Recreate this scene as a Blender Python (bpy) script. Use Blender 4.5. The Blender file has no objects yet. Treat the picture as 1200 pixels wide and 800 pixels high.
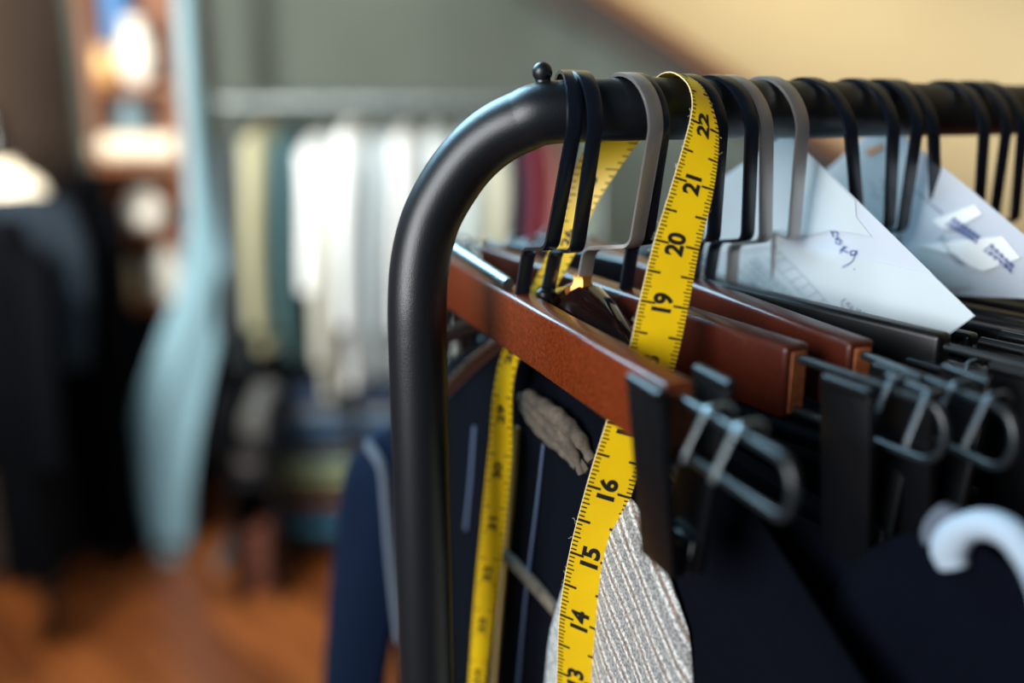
import bpy, bmesh, math, random
from mathutils import Vector, Matrix
random.seed(7)
V = Vector
PI = math.pi
SC = bpy.context.scene
COL = SC.collection

# ------------------------------------------------------------------ camera
ZB = 1.56                                   # height of the rack's top bar
PITCH = math.atan(350 / 1200)
CP, SP = math.cos(PITCH), math.sin(PITCH)
CAM = V((-0.2394, -0.3473, ZB + 0.0255))
A61 = math.radians(61)
FWD = V((math.cos(A61), math.sin(A61), 0))
RGT = V((math.sin(A61), -math.cos(A61), 0))
UP = V((0, 0, 1))
cd = bpy.data.cameras.new('camera')
cam = bpy.data.objects.new('camera', cd)
COL.objects.link(cam)
cam.location = CAM
cam.rotation_euler = (PI / 2 - PITCH, 0, A61 - PI / 2)
cd.sensor_width = 36
cd.lens = 36
cd.clip_start = 0.02
cd.dof.use_dof = True
cd.dof.focus_distance = 0.413
cd.dof.aperture_fstop = 2.4
SC.camera = cam


def ray(x, y):
    r, u = (x - 600) / 1200, (400 - y) / 1200
    return FWD * (CP + u * SP) + UP * (u * CP - SP) + RGT * r


def at(x, y, s):            # survey point: picture direction and measured depth
    return CAM + ray(x, y) * s


def on(x, y, axis, val):    # survey point on a world plane
    d = ray(x, y)
    return CAM + d * ((val - CAM[axis]) / d[axis])


def far(x, y, f):           # survey point at horizontal distance f in front
    d = ray(x, y)
    return CAM + d * (f / d.dot(FWD))


def room(r, f, z):          # room axes: right, forward, up from the point below the camera
    return V((CAM.x, CAM.y, 0)) + RGT * r + FWD * f + UP * z


# ------------------------------------------------------------------ materials
def lin(c):
    return tuple(((x / 255) / 12.92 if x / 255 <= 0.04045 else ((x / 255 + 0.055) / 1.055) ** 2.4) for x in c) + (1,)


def mat(name, c, rough=0.5, metal=0.0, noise=None, bump=None, coat=0.0, spec=0.5, trans=0.0, sheen=0.0):
    m = bpy.data.materials.new(name)
    m.use_nodes = True
    nt = m.node_tree
    b = nt.nodes['Principled BSDF']
    b.inputs['Base Color'].default_value = lin(c)
    b.inputs['Roughness'].default_value = rough
    b.inputs['Metallic'].default_value = metal
    b.inputs['Coat Weight'].default_value = coat
    b.inputs['Coat Roughness'].default_value = 0.12
    b.inputs['Specular IOR Level'].default_value = spec
    b.inputs['Transmission Weight'].default_value = trans
    b.inputs['Sheen Weight'].default_value = sheen
    tc = nt.nodes.new('ShaderNodeTexCoord')
    if noise:                    # (second colour, scale, stretch)
        c2, sc, st = noise
        mp = nt.nodes.new('ShaderNodeMapping')
        mp.inputs['Scale'].default_value = st
        n = nt.nodes.new('ShaderNodeTexNoise')
        n.inputs['Scale'].default_value = sc
        n.inputs['Detail'].default_value = 6
        n.inputs['Roughness'].default_value = 0.65
        r = nt.nodes.new('ShaderNodeValToRGB')
        r.color_ramp.elements[0].position = 0.3
        r.color_ramp.elements[1].position = 0.7
        r.color_ramp.elements[0].color = lin(c)
        r.color_ramp.elements[1].color = lin(c2)
        nt.links.new(tc.outputs['Object'], mp.inputs['Vector'])
        nt.links.new(mp.outputs['Vector'], n.inputs['Vector'])
        nt.links.new(n.outputs['Fac'], r.inputs['Fac'])
        nt.links.new(r.outputs['Color'], b.inputs['Base Color'])
    if bump:                     # (scale, strength, distance)
        n2 = nt.nodes.new('ShaderNodeTexNoise')
        n2.inputs['Scale'].default_value = bump[0]
        n2.inputs['Detail'].default_value = 4
        bp = nt.nodes.new('ShaderNodeBump')
        bp.inputs['Strength'].default_value = bump[1]
        bp.inputs['Distance'].default_value = bump[2]
        nt.links.new(tc.outputs['Object'], n2.inputs['Vector'])
        nt.links.new(n2.outputs['Fac'], bp.inputs['Height'])
        nt.links.new(bp.outputs['Normal'], b.inputs['Normal'])
    return m


def stripe_mat(name, c1, c2, c3, direction, freq):
    """woven cloth: stripes across `direction` (object space) plus a fine weave"""
    m = mat(name, c1, 0.95, sheen=0.3)
    nt = m.node_tree
    b = nt.nodes['Principled BSDF']
    tc = nt.nodes.new('ShaderNodeTexCoord')
    dt = nt.nodes.new('ShaderNodeVectorMath'); dt.operation = 'DOT_PRODUCT'
    dt.inputs[1].default_value = V(direction).normalized()
    nt.links.new(tc.outputs['Object'], dt.inputs[0])
    mu = nt.nodes.new('ShaderNodeMath'); mu.operation = 'MULTIPLY'; mu.inputs[1].default_value = freq
    nt.links.new(dt.outputs['Value'], mu.inputs[0])
    fr = nt.nodes.new('ShaderNodeMath'); fr.operation = 'FRACT'
    nt.links.new(mu.outputs[0], fr.inputs[0])
    r = nt.nodes.new('ShaderNodeValToRGB')
    els = r.color_ramp.elements
    els[0].position = 0.0; els[0].color = lin(c1)
    els[1].position = 0.36; els[1].color = lin(c1)
    for p, c in ((0.42, c2), (0.55, c2), (0.6, c3), (0.74, c3), (0.8, c2), (0.9, c2), (0.95, c1)):
        e = els.new(p); e.color = lin(c)
    nt.links.new(fr.outputs[0], r.inputs['Fac'])
    n = nt.nodes.new('ShaderNodeTexNoise'); n.inputs['Scale'].default_value = 900; n.inputs['Detail'].default_value = 2
    nt.links.new(tc.outputs['Object'], n.inputs['Vector'])
    n3 = nt.nodes.new('ShaderNodeValToRGB')
    n3.color_ramp.elements[0].position = 0.38; n3.color_ramp.elements[0].color = (0.25, 0.25, 0.27, 1)
    n3.color_ramp.elements[1].position = 0.6; n3.color_ramp.elements[1].color = (1, 1, 1, 1)
    nt.links.new(n.outputs['Fac'], n3.inputs['Fac'])
    mx = nt.nodes.new('ShaderNodeMixRGB'); mx.blend_type = 'MULTIPLY'; mx.inputs['Fac'].default_value = 0.85
    nt.links.new(r.outputs['Color'], mx.inputs['Color1'])
    nt.links.new(n3.outputs['Color'], mx.inputs['Color2'])
    nt.links.new(mx.outputs['Color'], b.inputs['Base Color'])
    bp = nt.nodes.new('ShaderNodeBump'); bp.inputs['Strength'].default_value = 0.6; bp.inputs['Distance'].default_value = 0.0006
    nt.links.new(n.outputs['Fac'], bp.inputs['Height'])
    nt.links.new(bp.outputs['Normal'], b.inputs['Normal'])
    return m


def plank_mat(name, c1, c2, width):
    m = mat(name, c1, 0.33, coat=0.15)
    nt = m.node_tree
    b = nt.nodes['Principled BSDF']
    tc = nt.nodes.new('ShaderNodeTexCoord')
    mp = nt.nodes.new('ShaderNodeMapping'); mp.inputs['Rotation'].default_value = (0, 0, math.radians(75))
    nt.links.new(tc.outputs['Object'], mp.inputs['Vector'])
    br = nt.nodes.new('ShaderNodeTexBrick')
    br.inputs['Color1'].default_value = lin(c1); br.inputs['Color2'].default_value = lin(c2)
    br.inputs['Mortar'].default_value = lin((40, 18, 8))
    br.inputs['Scale'].default_value = 1.0
    br.inputs['Brick Width'].default_value = 1.3
    br.inputs['Row Height'].default_value = width
    br.inputs['Mortar Size'].default_value = 0.003
    nt.links.new(mp.outputs['Vector'], br.inputs['Vector'])
    n = nt.nodes.new('ShaderNodeTexNoise'); n.inputs['Scale'].default_value = 3.0; n.inputs['Detail'].default_value = 8
    mp2 = nt.nodes.new('ShaderNodeMapping'); mp2.inputs['Scale'].default_value = (1, 9, 1)
    nt.links.new(mp.outputs['Vector'], mp2.inputs['Vector'])
    nt.links.new(mp2.outputs['Vector'], n.inputs['Vector'])
    rr = nt.nodes.new('ShaderNodeValToRGB')
    rr.color_ramp.elements[0].position = 0.3; rr.color_ramp.elements[0].color = (0.45, 0.4, 0.38, 1)
    rr.color_ramp.elements[1].position = 0.7; rr.color_ramp.elements[1].color = (1, 1, 1, 1)
    nt.links.new(n.outputs['Fac'], rr.inputs['Fac'])
    mx = nt.nodes.new('ShaderNodeMixRGB'); mx.blend_type = 'MULTIPLY'; mx.inputs['Fac'].default_value = 0.8
    nt.links.new(br.outputs['Color'], mx.inputs['Color1']); nt.links.new(rr.outputs['Color'], mx.inputs['Color2'])
    nt.links.new(mx.outputs['Color'], b.inputs['Base Color'])
    return m


def paper_mat(name, c, alpha_trans=0.25):
    m = bpy.data.materials.new(name)
    m.use_nodes = True
    nt = m.node_tree
    nt.nodes.remove(nt.nodes['Principled BSDF'])
    out = nt.nodes['Material Output']
    d = nt.nodes.new('ShaderNodeBsdfDiffuse'); d.inputs['Color'].default_value = lin(c)
    t = nt.nodes.new('ShaderNodeBsdfTranslucent'); t.inputs['Color'].default_value = lin(c)
    mx = nt.nodes.new('ShaderNodeMixShader'); mx.inputs['Fac'].default_value = alpha_trans
    nt.links.new(d.outputs[0], mx.inputs[1]); nt.links.new(t.outputs[0], mx.inputs[2])
    nt.links.new(mx.outputs[0], out.inputs['Surface'])
    return m


M = dict(
    tube=mat('black_powder_coat', (14, 18, 23), 0.38, bump=(1800, 0.25, 0.0004), spec=0.5),
    hook=mat('black_enamel', (12, 18, 28), 0.24, spec=0.7),
    steel=mat('brushed_steel', (172, 166, 162), 0.4, 0.85, bump=(700, 0.12, 0.0003)),
    chrome=mat('chrome', (150, 164, 170), 0.42, 1.0, bump=(900, 0.4, 0.0004)),
    wood=mat('red_brown_varnished_wood', (118, 48, 15), 0.36, noise=((62, 21, 6), 700, (1, 1, 1)), bump=(900, 0.25, 0.0003), coat=0.25, spec=0.25),
    darkwood=mat('dark_red_varnished_wood', (74, 27, 14), 0.34, noise=((48, 17, 9), 1200, (1, 1, 1)), bump=(900, 0.25, 0.0003), coat=0.2, spec=0.25),
    endgrain=mat('raw_end_grain', (158, 90, 44), 0.7, noise=((112, 58, 26), 300, (1, 1, 1))),
    plastic=mat('black_plastic', (8, 9, 12), 0.34, spec=0.35),
    gloss=mat('glossy_dark_brown_plastic', (26, 12, 10), 0.08, coat=1.0),
    rod=mat('black_wire', (22, 28, 32), 0.34, spec=0.6),
    clipsteel=mat('clip_steel', (150, 158, 160), 0.32, 0.95),
    dullsteel=mat('dull_dark_steel', (90, 96, 100), 0.45, 0.9),
    tape=mat('yellow_vinyl', (243, 200, 10), 0.42, noise=((236, 190, 8), 60, (1, 1, 1)), bump=(2500, 0.15, 0.0002)),
    ink=mat('black_ink', (18, 16, 10), 0.6),
    thread=mat('loose_thread', (225, 220, 195), 0.9),
    denim=mat('navy_denim', (6, 9, 18), 0.95, noise=((3, 5, 10), 400, (1, 1, 3)), bump=(1500, 0.4, 0.0004), spec=0.06),
    sleevedenim=mat('blue_denim', (9, 24, 46), 0.95, noise=((6, 15, 32), 400, (1, 1, 3)), bump=(1500, 0.4, 0.0004), spec=0.08),
    blackcloth=mat('black_cloth', (4, 5, 8), 0.95, noise=((2, 3, 5), 300, (1, 1, 2)), bump=(1300, 0.3, 0.0004), spec=0.04),
    navy=mat('navy_wool', (5, 8, 18), 0.95, noise=((3, 5, 12), 300, (1, 1, 2)), bump=(1300, 0.3, 0.0004), spec=0.05),
    goldthread=mat('gold_stitching', (150, 120, 70), 0.8),
    greythread=mat('grey_blue_piping', (66, 78, 104), 0.8),
    taupe=mat('taupe_lining', (98, 86, 72), 0.9, noise=((40, 35, 30), 120, (1, 1, 1)), bump=(500, 0.5, 0.001)),
    pinklining=mat('pale_brown_trim', (188, 150, 128), 0.8),
    paleseam=mat('pale_seam', (84, 92, 104), 0.9),
    whitecloth=mat('white_cotton', (150, 164, 178), 0.9, bump=(600, 0.3, 0.0008)),
    paper=paper_mat('thin_white_paper', (214, 224, 228), 0.3),
    paper2=paper_mat('grey_violet_paper', (212, 220, 230), 0.3),
    paper3=paper_mat('white_label_paper', (244, 248, 248), 0.15),
    blueink=mat('blue_ballpoint_ink', (28, 62, 140), 0.6),
    greyink=mat('grey_print', (96, 110, 124), 0.7),
    darkink=mat('dark_print', (50, 58, 80), 0.7),
)
M['stripe'] = stripe_mat('grey_striped_tweed', (150, 150, 148), (205, 207, 204), (142, 126, 112), (0.0, 0.72, -0.70), 100)


# ------------------------------------------------------------------ mesh helpers
class MB:
    def __init__(self):
        self.bm = bmesh.new()

    def quad_strip_grid(self, rows, close_u=False, close_v=False):
        """rows: list of lists of points -> quads"""
        vs = [[self.bm.verts.new(p) for p in r] for r in rows]
        n, m = len(vs), len(vs[0])
        for i in range(n if close_u else n - 1):
            for j in range(m if close_v else m - 1):
                a, b = vs[i], vs[(i + 1) % n]
                try:
                    self.bm.faces.new((a[j], a[(j + 1) % m], b[(j + 1) % m], b[j]))
                except ValueError:
                    pass
        return vs

    def cap(self, ring):
        try:
            self.bm.faces.new(ring)
        except ValueError:
            pass

    def tube(self, pts, r, n=12, cap=True):
        """round tube; r number or list; parallel-transport frames"""
        pts = [V(p) for p in pts]
        rs = r if isinstance(r, (list, tuple)) else [r] * len(pts)
        rings = []
        t0 = (pts[1] - pts[0]).normalized()
        ref = V((0, 0, 1)) if abs(t0.z) < 0.9 else V((1, 0, 0))
        nrm = t0.cross(ref).normalized()
        for i, p in enumerate(pts):
            if i == 0: t = pts[1] - pts[0]
            elif i == len(pts) - 1: t = pts[-1] - pts[-2]
            else: t = (pts[i + 1] - pts[i]).normalized() + (pts[i] - pts[i - 1]).normalized()
            t.normalize()
            nrm = (nrm - t * nrm.dot(t)).normalized()
            bi = t.cross(nrm)
            rings.append([p + (nrm * math.cos(a) + bi * math.sin(a)) * rs[i] for a in [2 * PI * k / n for k in range(n)]])
        vs = self.quad_strip_grid(rings, close_v=True)
        if cap:
            self.cap(list(reversed(vs[0]))); self.cap(vs[-1])
        return self

    def strip(self, pts, wdir, width, thick):
        """flat bar swept along pts with rectangular section; wdir: width direction(s)"""
        pts = [V(p) for p in pts]
        rows = []
        for i, p in enumerate(pts):
            if i == 0: t = pts[1] - pts[0]
            elif i == len(pts) - 1: t = pts[-1] - pts[-2]
            else: t = (pts[i + 1] - pts[i]).normalized() + (pts[i] - pts[i - 1]).normalized()
            t.normalize()
            w = V(wdir[i] if isinstance(wdir, list) else wdir)
            w = (w - t * w.dot(t)).normalized()
            n = t.cross(w)
            a, b = w * width / 2, n * thick / 2
            c = 0.82
            rows.append([p - a * c - b, p + a * c - b, p + a - b * c, p + a + b * c, p + a * c + b, p - a * c + b, p - a + b * c, p - a - b * c])
        vs = self.quad_strip_grid(rows, close_v=True)
        self.cap(list(reversed(vs[0]))); self.cap(vs[-1])
        return self

    def rbox(self, c, ax, ay, az, sx, sy, sz, bev=0.001, seg=2):
        """bevelled box, half sizes sx, sy, sz along the axes"""
        b2 = bmesh.new()
        bmesh.ops.create_cube(b2, size=2)
        ax, ay, az = V(ax).normalized(), V(ay).normalized(), V(az).normalized()
        for v in b2.verts:
            v.co = V((v.co.x * sx, v.co.y * sy, v.co.z * sz))
        if bev > 0:
            bmesh.ops.bevel(b2, geom=b2.edges[:], offset=bev, segments=seg, profile=0.5, affect='EDGES')
        mp = {}
        for v in b2.verts:
            mp[v] = self.bm.verts.new(V(c) + ax * v.co.x + ay * v.co.y + az * v.co.z)
        for f in b2.faces:
            self.bm.faces.new([mp[v] for v in f.verts])
        b2.free()
        return self

    def ball(self, c, r, u=20, v=12, sc=(1, 1, 1)):
        m = Matrix.Translation(V(c)) @ Matrix.Diagonal((r * sc[0], r * sc[1], r * sc[2], 1))
        bmesh.ops.create_uvsphere(self.bm, u_segments=u, v_segments=v, radius=1, matrix=m)
        return self

    def lathe(self, c, prof, n=24):
        """prof: (radius, z) list about a vertical axis through c"""
        c = V(c)
        rows = [[c + V((r * math.cos(2 * PI * k / n), r * math.sin(2 * PI * k / n), z)) for k in range(n)] for r, z in prof]
        vs = self.quad_strip_grid(rows, close_v=True)
        self.cap(list(reversed(vs[0]))); self.cap(vs[-1])
        return self

    def build(self, name, m, parent=None, smooth=True, angle=40):
        bmesh.ops.recalc_face_normals(self.bm, faces=self.bm.faces[:])
        root = parent
        while root is not None and root.parent is not None:
            root = root.parent
        off = V(root.location) if root is not None else V((0, 0, 0))
        if root is None and self.bm.verts:
            pts = [v.co for v in self.bm.verts]
            off = V(((min(p.x for p in pts) + max(p.x for p in pts)) / 2, (min(p.y for p in pts) + max(p.y for p in pts)) / 2, min(p.z for p in pts)))
        bmesh.ops.translate(self.bm, verts=self.bm.verts[:], vec=-off)
        me = bpy.data.meshes.new(name)
        self.bm.to_mesh(me)
        self.bm.free()
        me.materials.append(m)
        if smooth:
            me.polygons.foreach_set('use_smooth', [True] * len(me.polygons))
            me.set_sharp_from_angle(angle=math.radians(angle))
        o = bpy.data.objects.new(name, me)
        COL.objects.link(o)
        if parent is not None:
            o.parent = parent
        else:
            o.location = off
        return o


def tag(o, label, cat, group=None):
    o['label'] = label
    o['category'] = cat
    if group:
        o['group'] = group
    return o


def thing(name, label, cat, loc, group=None):
    o = bpy.data.objects.new(name, None)
    COL.objects.link(o)
    o.empty_display_size = 0.02
    o.location = V(loc)
    return tag(o, label, cat, group)


def structure(o):
    o['kind'] = 'structure'
    return o


def fillet(pts, r, n=5):
    pts = [V(p) for p in pts]
    out = [pts[0]]
    for i in range(1, len(pts) - 1):
        a, b, c = pts[i - 1], pts[i], pts[i + 1]
        d1, d2 = (a - b), (c - b)
        k = min(r, d1.length * 0.48, d2.length * 0.48)
        p, q = b + d1.normalized() * k, b + d2.normalized() * k
        for j in range(n + 1):
            t = j / n
            out.append(p * (1 - t) ** 2 + b * 2 * t * (1 - t) + q * t * t)
    out.append(pts[-1])
    return out


def spline(pts, n=8):
    """Catmull-Rom through points (tuples of any length)"""
    P = [tuple(p) for p in pts]
    P = [tuple(2 * a - b for a, b in zip(P[0], P[1]))] + P + [tuple(2 * a - b for a, b in zip(P[-1], P[-2]))]
    out = []
    for i in range(1, len(P) - 2):
        for j in range(n):
            t = j / n
            out.append(tuple(0.5 * (2 * b + (c - a) * t + (2 * a - 5 * b + 4 * c - d) * t * t + (3 * b - a - 3 * c + d) * t ** 3)
                             for a, b, c, d in zip(P[i - 1], P[i], P[i + 1], P[i + 2])))
    out.append(P[-2])
    return out


# ------------------------------------------------------------------ the garment rack
TR = 0.0125
def zbar(X):
    return ZB - 0.032 * X


rack = thing('garment_rack', 'black tubular metal garment rack with a rounded corner, holding the hangers', 'clothes rack', (0, 0, 0))
corner = [at(646, 132, .4115), at(612, 142.5, .414), at(580, 159, .418), at(552, 183, .422), at(528, 214, .4255), at(508, 250, .428), at(497, 284, .4295), at(491, 320, .431), at(489, 360, .433)]
post_top = at(489, 400, .4365)
tube_pts = [tuple(V((0.52, 0, zbar(0.52)))), tuple(V((0.3, 0, zbar(0.3)))), tuple(V((0.16, 0, zbar(0.16)))), tuple(V((0.09, 0, zbar(0.09)))), tuple(V((0.045, 0, zbar(0.045)))), tuple(V((0.014, 0, zbar(0.014))))] + [tuple(p) for p in corner] + [tuple(post_top)]
pts = [V(p) for p in spline(tube_pts, 8)]
pts += [V((post_top.x, post_top.y, z)) for z in (1.2, 0.8, 0.4, 0.09)]
# the far end of the bar turns down in the same way
fe = [V((0.52 + 0.10 * math.sin(a), 0.04 * (1 - math.cos(a)), zbar(0.52) - 0.10 * (1 - math.cos(a)))) for a in [PI / 2 * k / 10 for k in range(1, 11)]]
fe += [V((fe[-1].x, fe[-1].y, z)) for z in (1.2, 0.6, 0.09)]
pts = list(reversed(fe)) + pts
MB().tube(pts, TR, 32).build('tube_frame', M['tube'], rack)
for px_, py_ in ((post_top.x, post_top.y), (fe[-1].x, fe[-1].y)):
    MB().tube([V((px_, py_ - 0.26, 0.07)), V((px_, py_ + 0.26, 0.07))], 0.014, 20).build('foot_bar', M['tube'], rack)
    for s in (-1, 1):
        MB().lathe((px_, py_ + s * 0.24, 0), [(0.012, 0), (0.024, 0.004), (0.026, 0.025), (0.02, 0.045), (0.008, 0.056), (0.008, 0.07)], 20).build('caster', M['plastic'], rack)
kc = on(635.5, 84.5, 1, 0.0165)
kn = MB()
kn.ball(kc, 0.0041, 28, 18)
kn.tube([kc, kc + V((0.0004, 0.0, -0.0045)), kc + V((0.0006, 0.0, -0.0075))], [0.003, 0.0032, 0.0048], 18)
kn.build('ball_knob', M['tube'], rack)

# ------------------------------------------------------------------ hooks
HW, HT, HR = 0.0062, 0.0017, 0.0207
ST = 0.012          # distance of the stems behind the bar axis


def hook_path(fx, b, j=None, sbot=None, drop=0.03, yaw=0.0, y0=0.0):
    """fx: picture x of the strip in front of the bar; b: lower end of the straight part; j: inner corner; sbot: lower end of the stem"""
    F = on(fx, 134, 1, y0 - HR)
    B = on(b[0], b[1], 1, y0 - 0.011)
    k = (B.x - F.x) / (B.z - F.z)
    ztop = zbar(F.x) + TR + HT / 2 + 0.0002
    zc = ztop - HR
    xa = lambda z: F.x + (z - F.z) * k * 0.8
    P = []
    for i in range(22):
        a = math.radians(2 + i * 178 / 21)
        z = zc + HR * math.sin(a)
        P.append(V((xa(z) + yaw * HR * (math.cos(a) + 1), y0 + HR * math.cos(a), z)))
    if j is None:
        J = V((B.x - 0.006, ST + y0, B.z - 0.001)); S = J + V((-0.001, 0, -drop))
    else:
        J = on(j[0], j[1], 1, ST + y0); S = on(sbot[0], sbot[1], 1, ST + y0)
    B2 = B + V((0, 0, -0.0004))
    lower = fillet([P[-1], P[-1] + (B2 - P[-1]) * 0.15, B2, J, S], 0.0045, 6)
    return P[:-1] + lower, S


def hook(parent, m, args, name='hook'):
    p, S = hook_path(*args)
    MB().strip(p, V((1, -0.12, 0)), HW, HT).build(name, m, parent)
    return S


# ------------------------------------------------------------------ clip hanger
def clip(parent, c, d, x, jaw_top=0.0125, jaw_bot=0.0045, strap_m='clipsteel', h=0.064, hw=0.0105, lip=0.005, so=(-0.006, 0.0165)):
    """trouser clip around the two rods; c = point on the upper rod"""
    for s in (-1, 1):
        top = c + x * s * jaw_top + UP * lip
        bot = c + x * s * jaw_bot + UP * (lip - h)
        az = (top - bot).normalized()
        ax = d
        ay = az.cross(ax).normalized()
        mb = MB().rbox((top + bot) / 2, ax, ay, az, hw, 0.0016, h / 2, 0.0008, 2)
        # rolled lip along the top edge
        mb.tube([top - d * (hw - 0.001), top + d * (hw - 0.001)], 0.0022, 10)
        # ribbed gripping pad at the mouth
        inner = bot - x * s * 0.0022 + UP * 0.006
        mb.rbox(inner, ax, ay, az, hw * 0.9, 0.0014, 0.006, 0.0005, 1)
        mb.build('clip_jaw', M['plastic'], parent)
    for o in so:
        b0 = c + d * (hw + o)
        P = [b0 + x * 0.0075 + UP * 0.0005, b0 + x * 0.006 + UP * 0.0035, b0 - x * 0.0025 + UP * 0.0035, b0 - x * 0.0095 - UP * 0.0105, b0 - x * 0.0100 - UP * 0.013]
        MB().strip(fillet(P, 0.002, 4), d, 0.0017, 0.0010).build('spring_strap', M[strap_m], parent)
    # pivot pin
    MB().tube([c - x * 0.009 - UP * 0.022, c + x * 0.009 - UP * 0.022], 0.0016, 10).build('pivot_pin', M['dullsteel'], parent)


def clip_hanger(label, S, d, near, fard, wood, hook_m, args, h=0.026, t=0.012, rod_len=0.058, strap='clipsteel', group=None, ctop=0.0, cat='hanger', clip_at=0.003, top=0.0, far_clip=True, lip=0.001, so=(-0.002, 0.012)):
    """beam through the stem S along d (towards the camera)"""
    d = V(d).normalized()
    x = d.cross(UP).normalized()
    if x.x < 0: x = -x
    root = thing('clip_hanger', label, cat, S, group)
    hook(root, hook_m, args)
    ztop = S.z + 0.001 + top
    c0 = V((S.x, S.y, ztop - h / 2))
    mid = c0 + d * (near - fard) / 2
    L = (near + fard) / 2
    beam = MB().rbox(mid, d, x, UP, L, t / 2, h / 2, 0.0022, 3).build('beam', wood, root)
    for s, e in ((1, near), (-1, fard)):
        end = c0 + d * s * (e)
        if wood is M['wood'] or wood is M['darkwood']:
            MB().rbox(end, d, x, UP, 0.0006, t / 2 - 0.0024, h / 2 - 0.0024, 0.0003, 1).build('end_grain', M['endgrain'], beam)
        up_ = end + UP * (h / 2 - 0.005)
        lo_ = end - UP * (h / 2 - 0.0035)
        rad = (up_.z - lo_.z) / 2
        rl = rod_len if s > 0 else min(rod_len, 0.04)
        P = [up_ - d * s * 0.01, up_ + d * s * (rl - rad)]
        cc = (up_ + lo_) / 2 + d * s * (rl - rad)
        for k in range(1, 9):
            a = PI / 2 - PI * k / 9
            P.append(cc + d * s * rad * math.cos(a) * 0.8 + UP * rad * math.sin(a))
        P += [lo_ + d * s * (rl - rad), lo_ - d * s * 0.01]
        MB().tube(P, 0.0016, 10).build('rod', M['rod'], root)
        if s > 0 or far_clip:
            cp = up_ + d * s * (clip_at if s > 0 else 0.012)
            clip(root, cp, d * s, x, strap_m=strap, lip=lip, so=so)
    return root, c0, d, x


def coat_hanger(label, S, d, m, hook_m, args, half=0.2, drop=0.075, r0=0.011, group=None, collar=None, r1=0.006, lift=-0.003):
    d = V(d).normalized()
    root = thing('coat_hanger', label, 'hanger', S, group)
    hook(root, hook_m, args)
    for s in (1, -1):
        P, R = [], []
        for i in range(17):
            u = i / 16
            y = half * u
            z = S.z + lift - r0 - drop * (u ** 1.4)
            P.append(V((S.x, S.y, 0)) + d * s * y + UP * z + V((0, 0, 0)))
            R.append(r0 + (r1 - r0) * min(1, u * 3.2))
        MB().tube(P, R, 18).build('shoulder_arm', m, root)
    if collar:
        MB().lathe(V((S.x, S.y, S.z - 0.006)), [(0.0042, 0), (0.0046, 0.004), (0.0042, 0.009), (0.0026, 0.0105)], 16).build('collar', collar, root)
    return root


BK = 'black hooks'
# -- front wooden hanger (empty)
pathA, SA = hook_path(674, (646, 290), (620, 291), (611, 347), 0.03, 0.4, 0.014)
nearA = on(780, 452, 2, SA.z + 0.001)
farA = on(527, 306, 2, SA.z + 0.001)
dA = nearA - farA; dA.z = 0; dA.normalize()
lA = (nearA - SA).dot(dA)
clip_hanger('red-brown wooden clip hanger nearest the camera, its clips empty', SA, dA, lA, 0.112, M['wood'], M['hook'], (674, (646, 290), (620, 291), (611, 347), 0.03, 0.4, 0.014), clip_at=-0.001, rod_len=0.06, lip=0.005, so=(0.009, 0.025))

# -- hook with a small collar, carrying the denim jacket; slim chrome bar behind
S2 = coat_hanger('narrow black hanger with a collared stem, just behind the front wooden hanger', hook_path(698, (676, 293), (652, 293), (640, 349), 0.03, 0.25, 0.009)[1], V((-0.03, -1, 0)),
                 M['plastic'], M['hook'], (698, (676, 293), (652, 293), (640, 349), 0.03, 0.25, 0.009), half=0.105, drop=0.035, r0=0.0055, r1=0.0045, collar=M['plastic'])
cb = [on(596, 333, 0, -0.0285), on(530, 290, 0, -0.0265)]
cb.append(cb[1] + (cb[1] - cb[0]) * 0.7)
MB().tube(cb, 0.0028, 14).build('chrome_bar', M['chrome'], S2)
# -- silver hook on a glossy brown saddle hanger
A3 = (769, (745, 287), (691, 291), (682, 341))
S3 = hook_path(*A3)[1]
ch3 = coat_hanger('glossy dark brown coat hanger with a silver hook and curved shoulders', S3, V((0.02, -1, 0)), M['gloss'], M['steel'], A3, half=0.2, drop=0.135, r0=0.0145, r1=0.005, lift=0.004)
MB().lathe((S3.x, S3.y, S3.z - 0.001), [(0.0055, 0), (0.0058, 0.003), (0.0042, 0.0055), (0.0042, 0.008)], 6).build('hook_nut', mat('brass_nut', (196, 130, 58), 0.35, 0.8), ch3)
# -- dark wooden hangers
A4 = (777, (757, 284), (742, 284), (733, 341))
S4 = hook_path(*A4)[1]
e4 = on(937, 404, 2, S4.z + 0.001)
d4 = (e4 - S4); d4.z = 0
clip_hanger('dark red-brown wooden clip hanger, the lower one right of the yellow tape', S4, d4, d4.length, 0.12, M['darkwood'], M['hook'], A4, h=0.028, rod_len=0.064, clip_at=0.033, strap='dullsteel')
A5 = (844, (836, 280), (818, 283), (812, 329))
S5 = hook_path(*A5)[1]
e5 = on(1012, 400, 2, S5.z + 0.001)
d5 = (e5 - S5); d5.z = 0
clip_hanger('dark red-brown wooden clip hanger just beyond the lower wooden one, bare orange end', S5, d5, d5.length, 0.12, M['darkwood'], M['hook'], A5, h=0.028, rod_len=0.07, clip_at=0.036, strap='dullsteel')
# -- black hangers
A6 = (880, (876, 280), (838, 283), (831, 328))
S6 = hook_path(*A6)[1]
e6 = on(1110, 391, 2, S6.z + 0.001)
d6 = (e6 - S6); d6.z = 0
clip_hanger('black clip hanger whose bar runs along the lower edge of the left paper sheet', S6, d6, d6.length, 0.115, M['plastic'], M['hook'], A6, h=0.022, t=0.009, rod_len=0.064, clip_at=0.034, strap='dullsteel')
A7 = (897, (897, 281), (860, 286), (857, 331))
S7 = hook_path(*A7)[1]
clip_hanger('black clip hanger with a silver hook, the left one of the silver pair', S7, V((0.09, -1, 0)), 0.095, 0.1, M['plastic'], M['steel'], A7, h=0.02, t=0.008, rod_len=0.05, clip_at=0.02, top=-0.006, strap='dullsteel')


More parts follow.
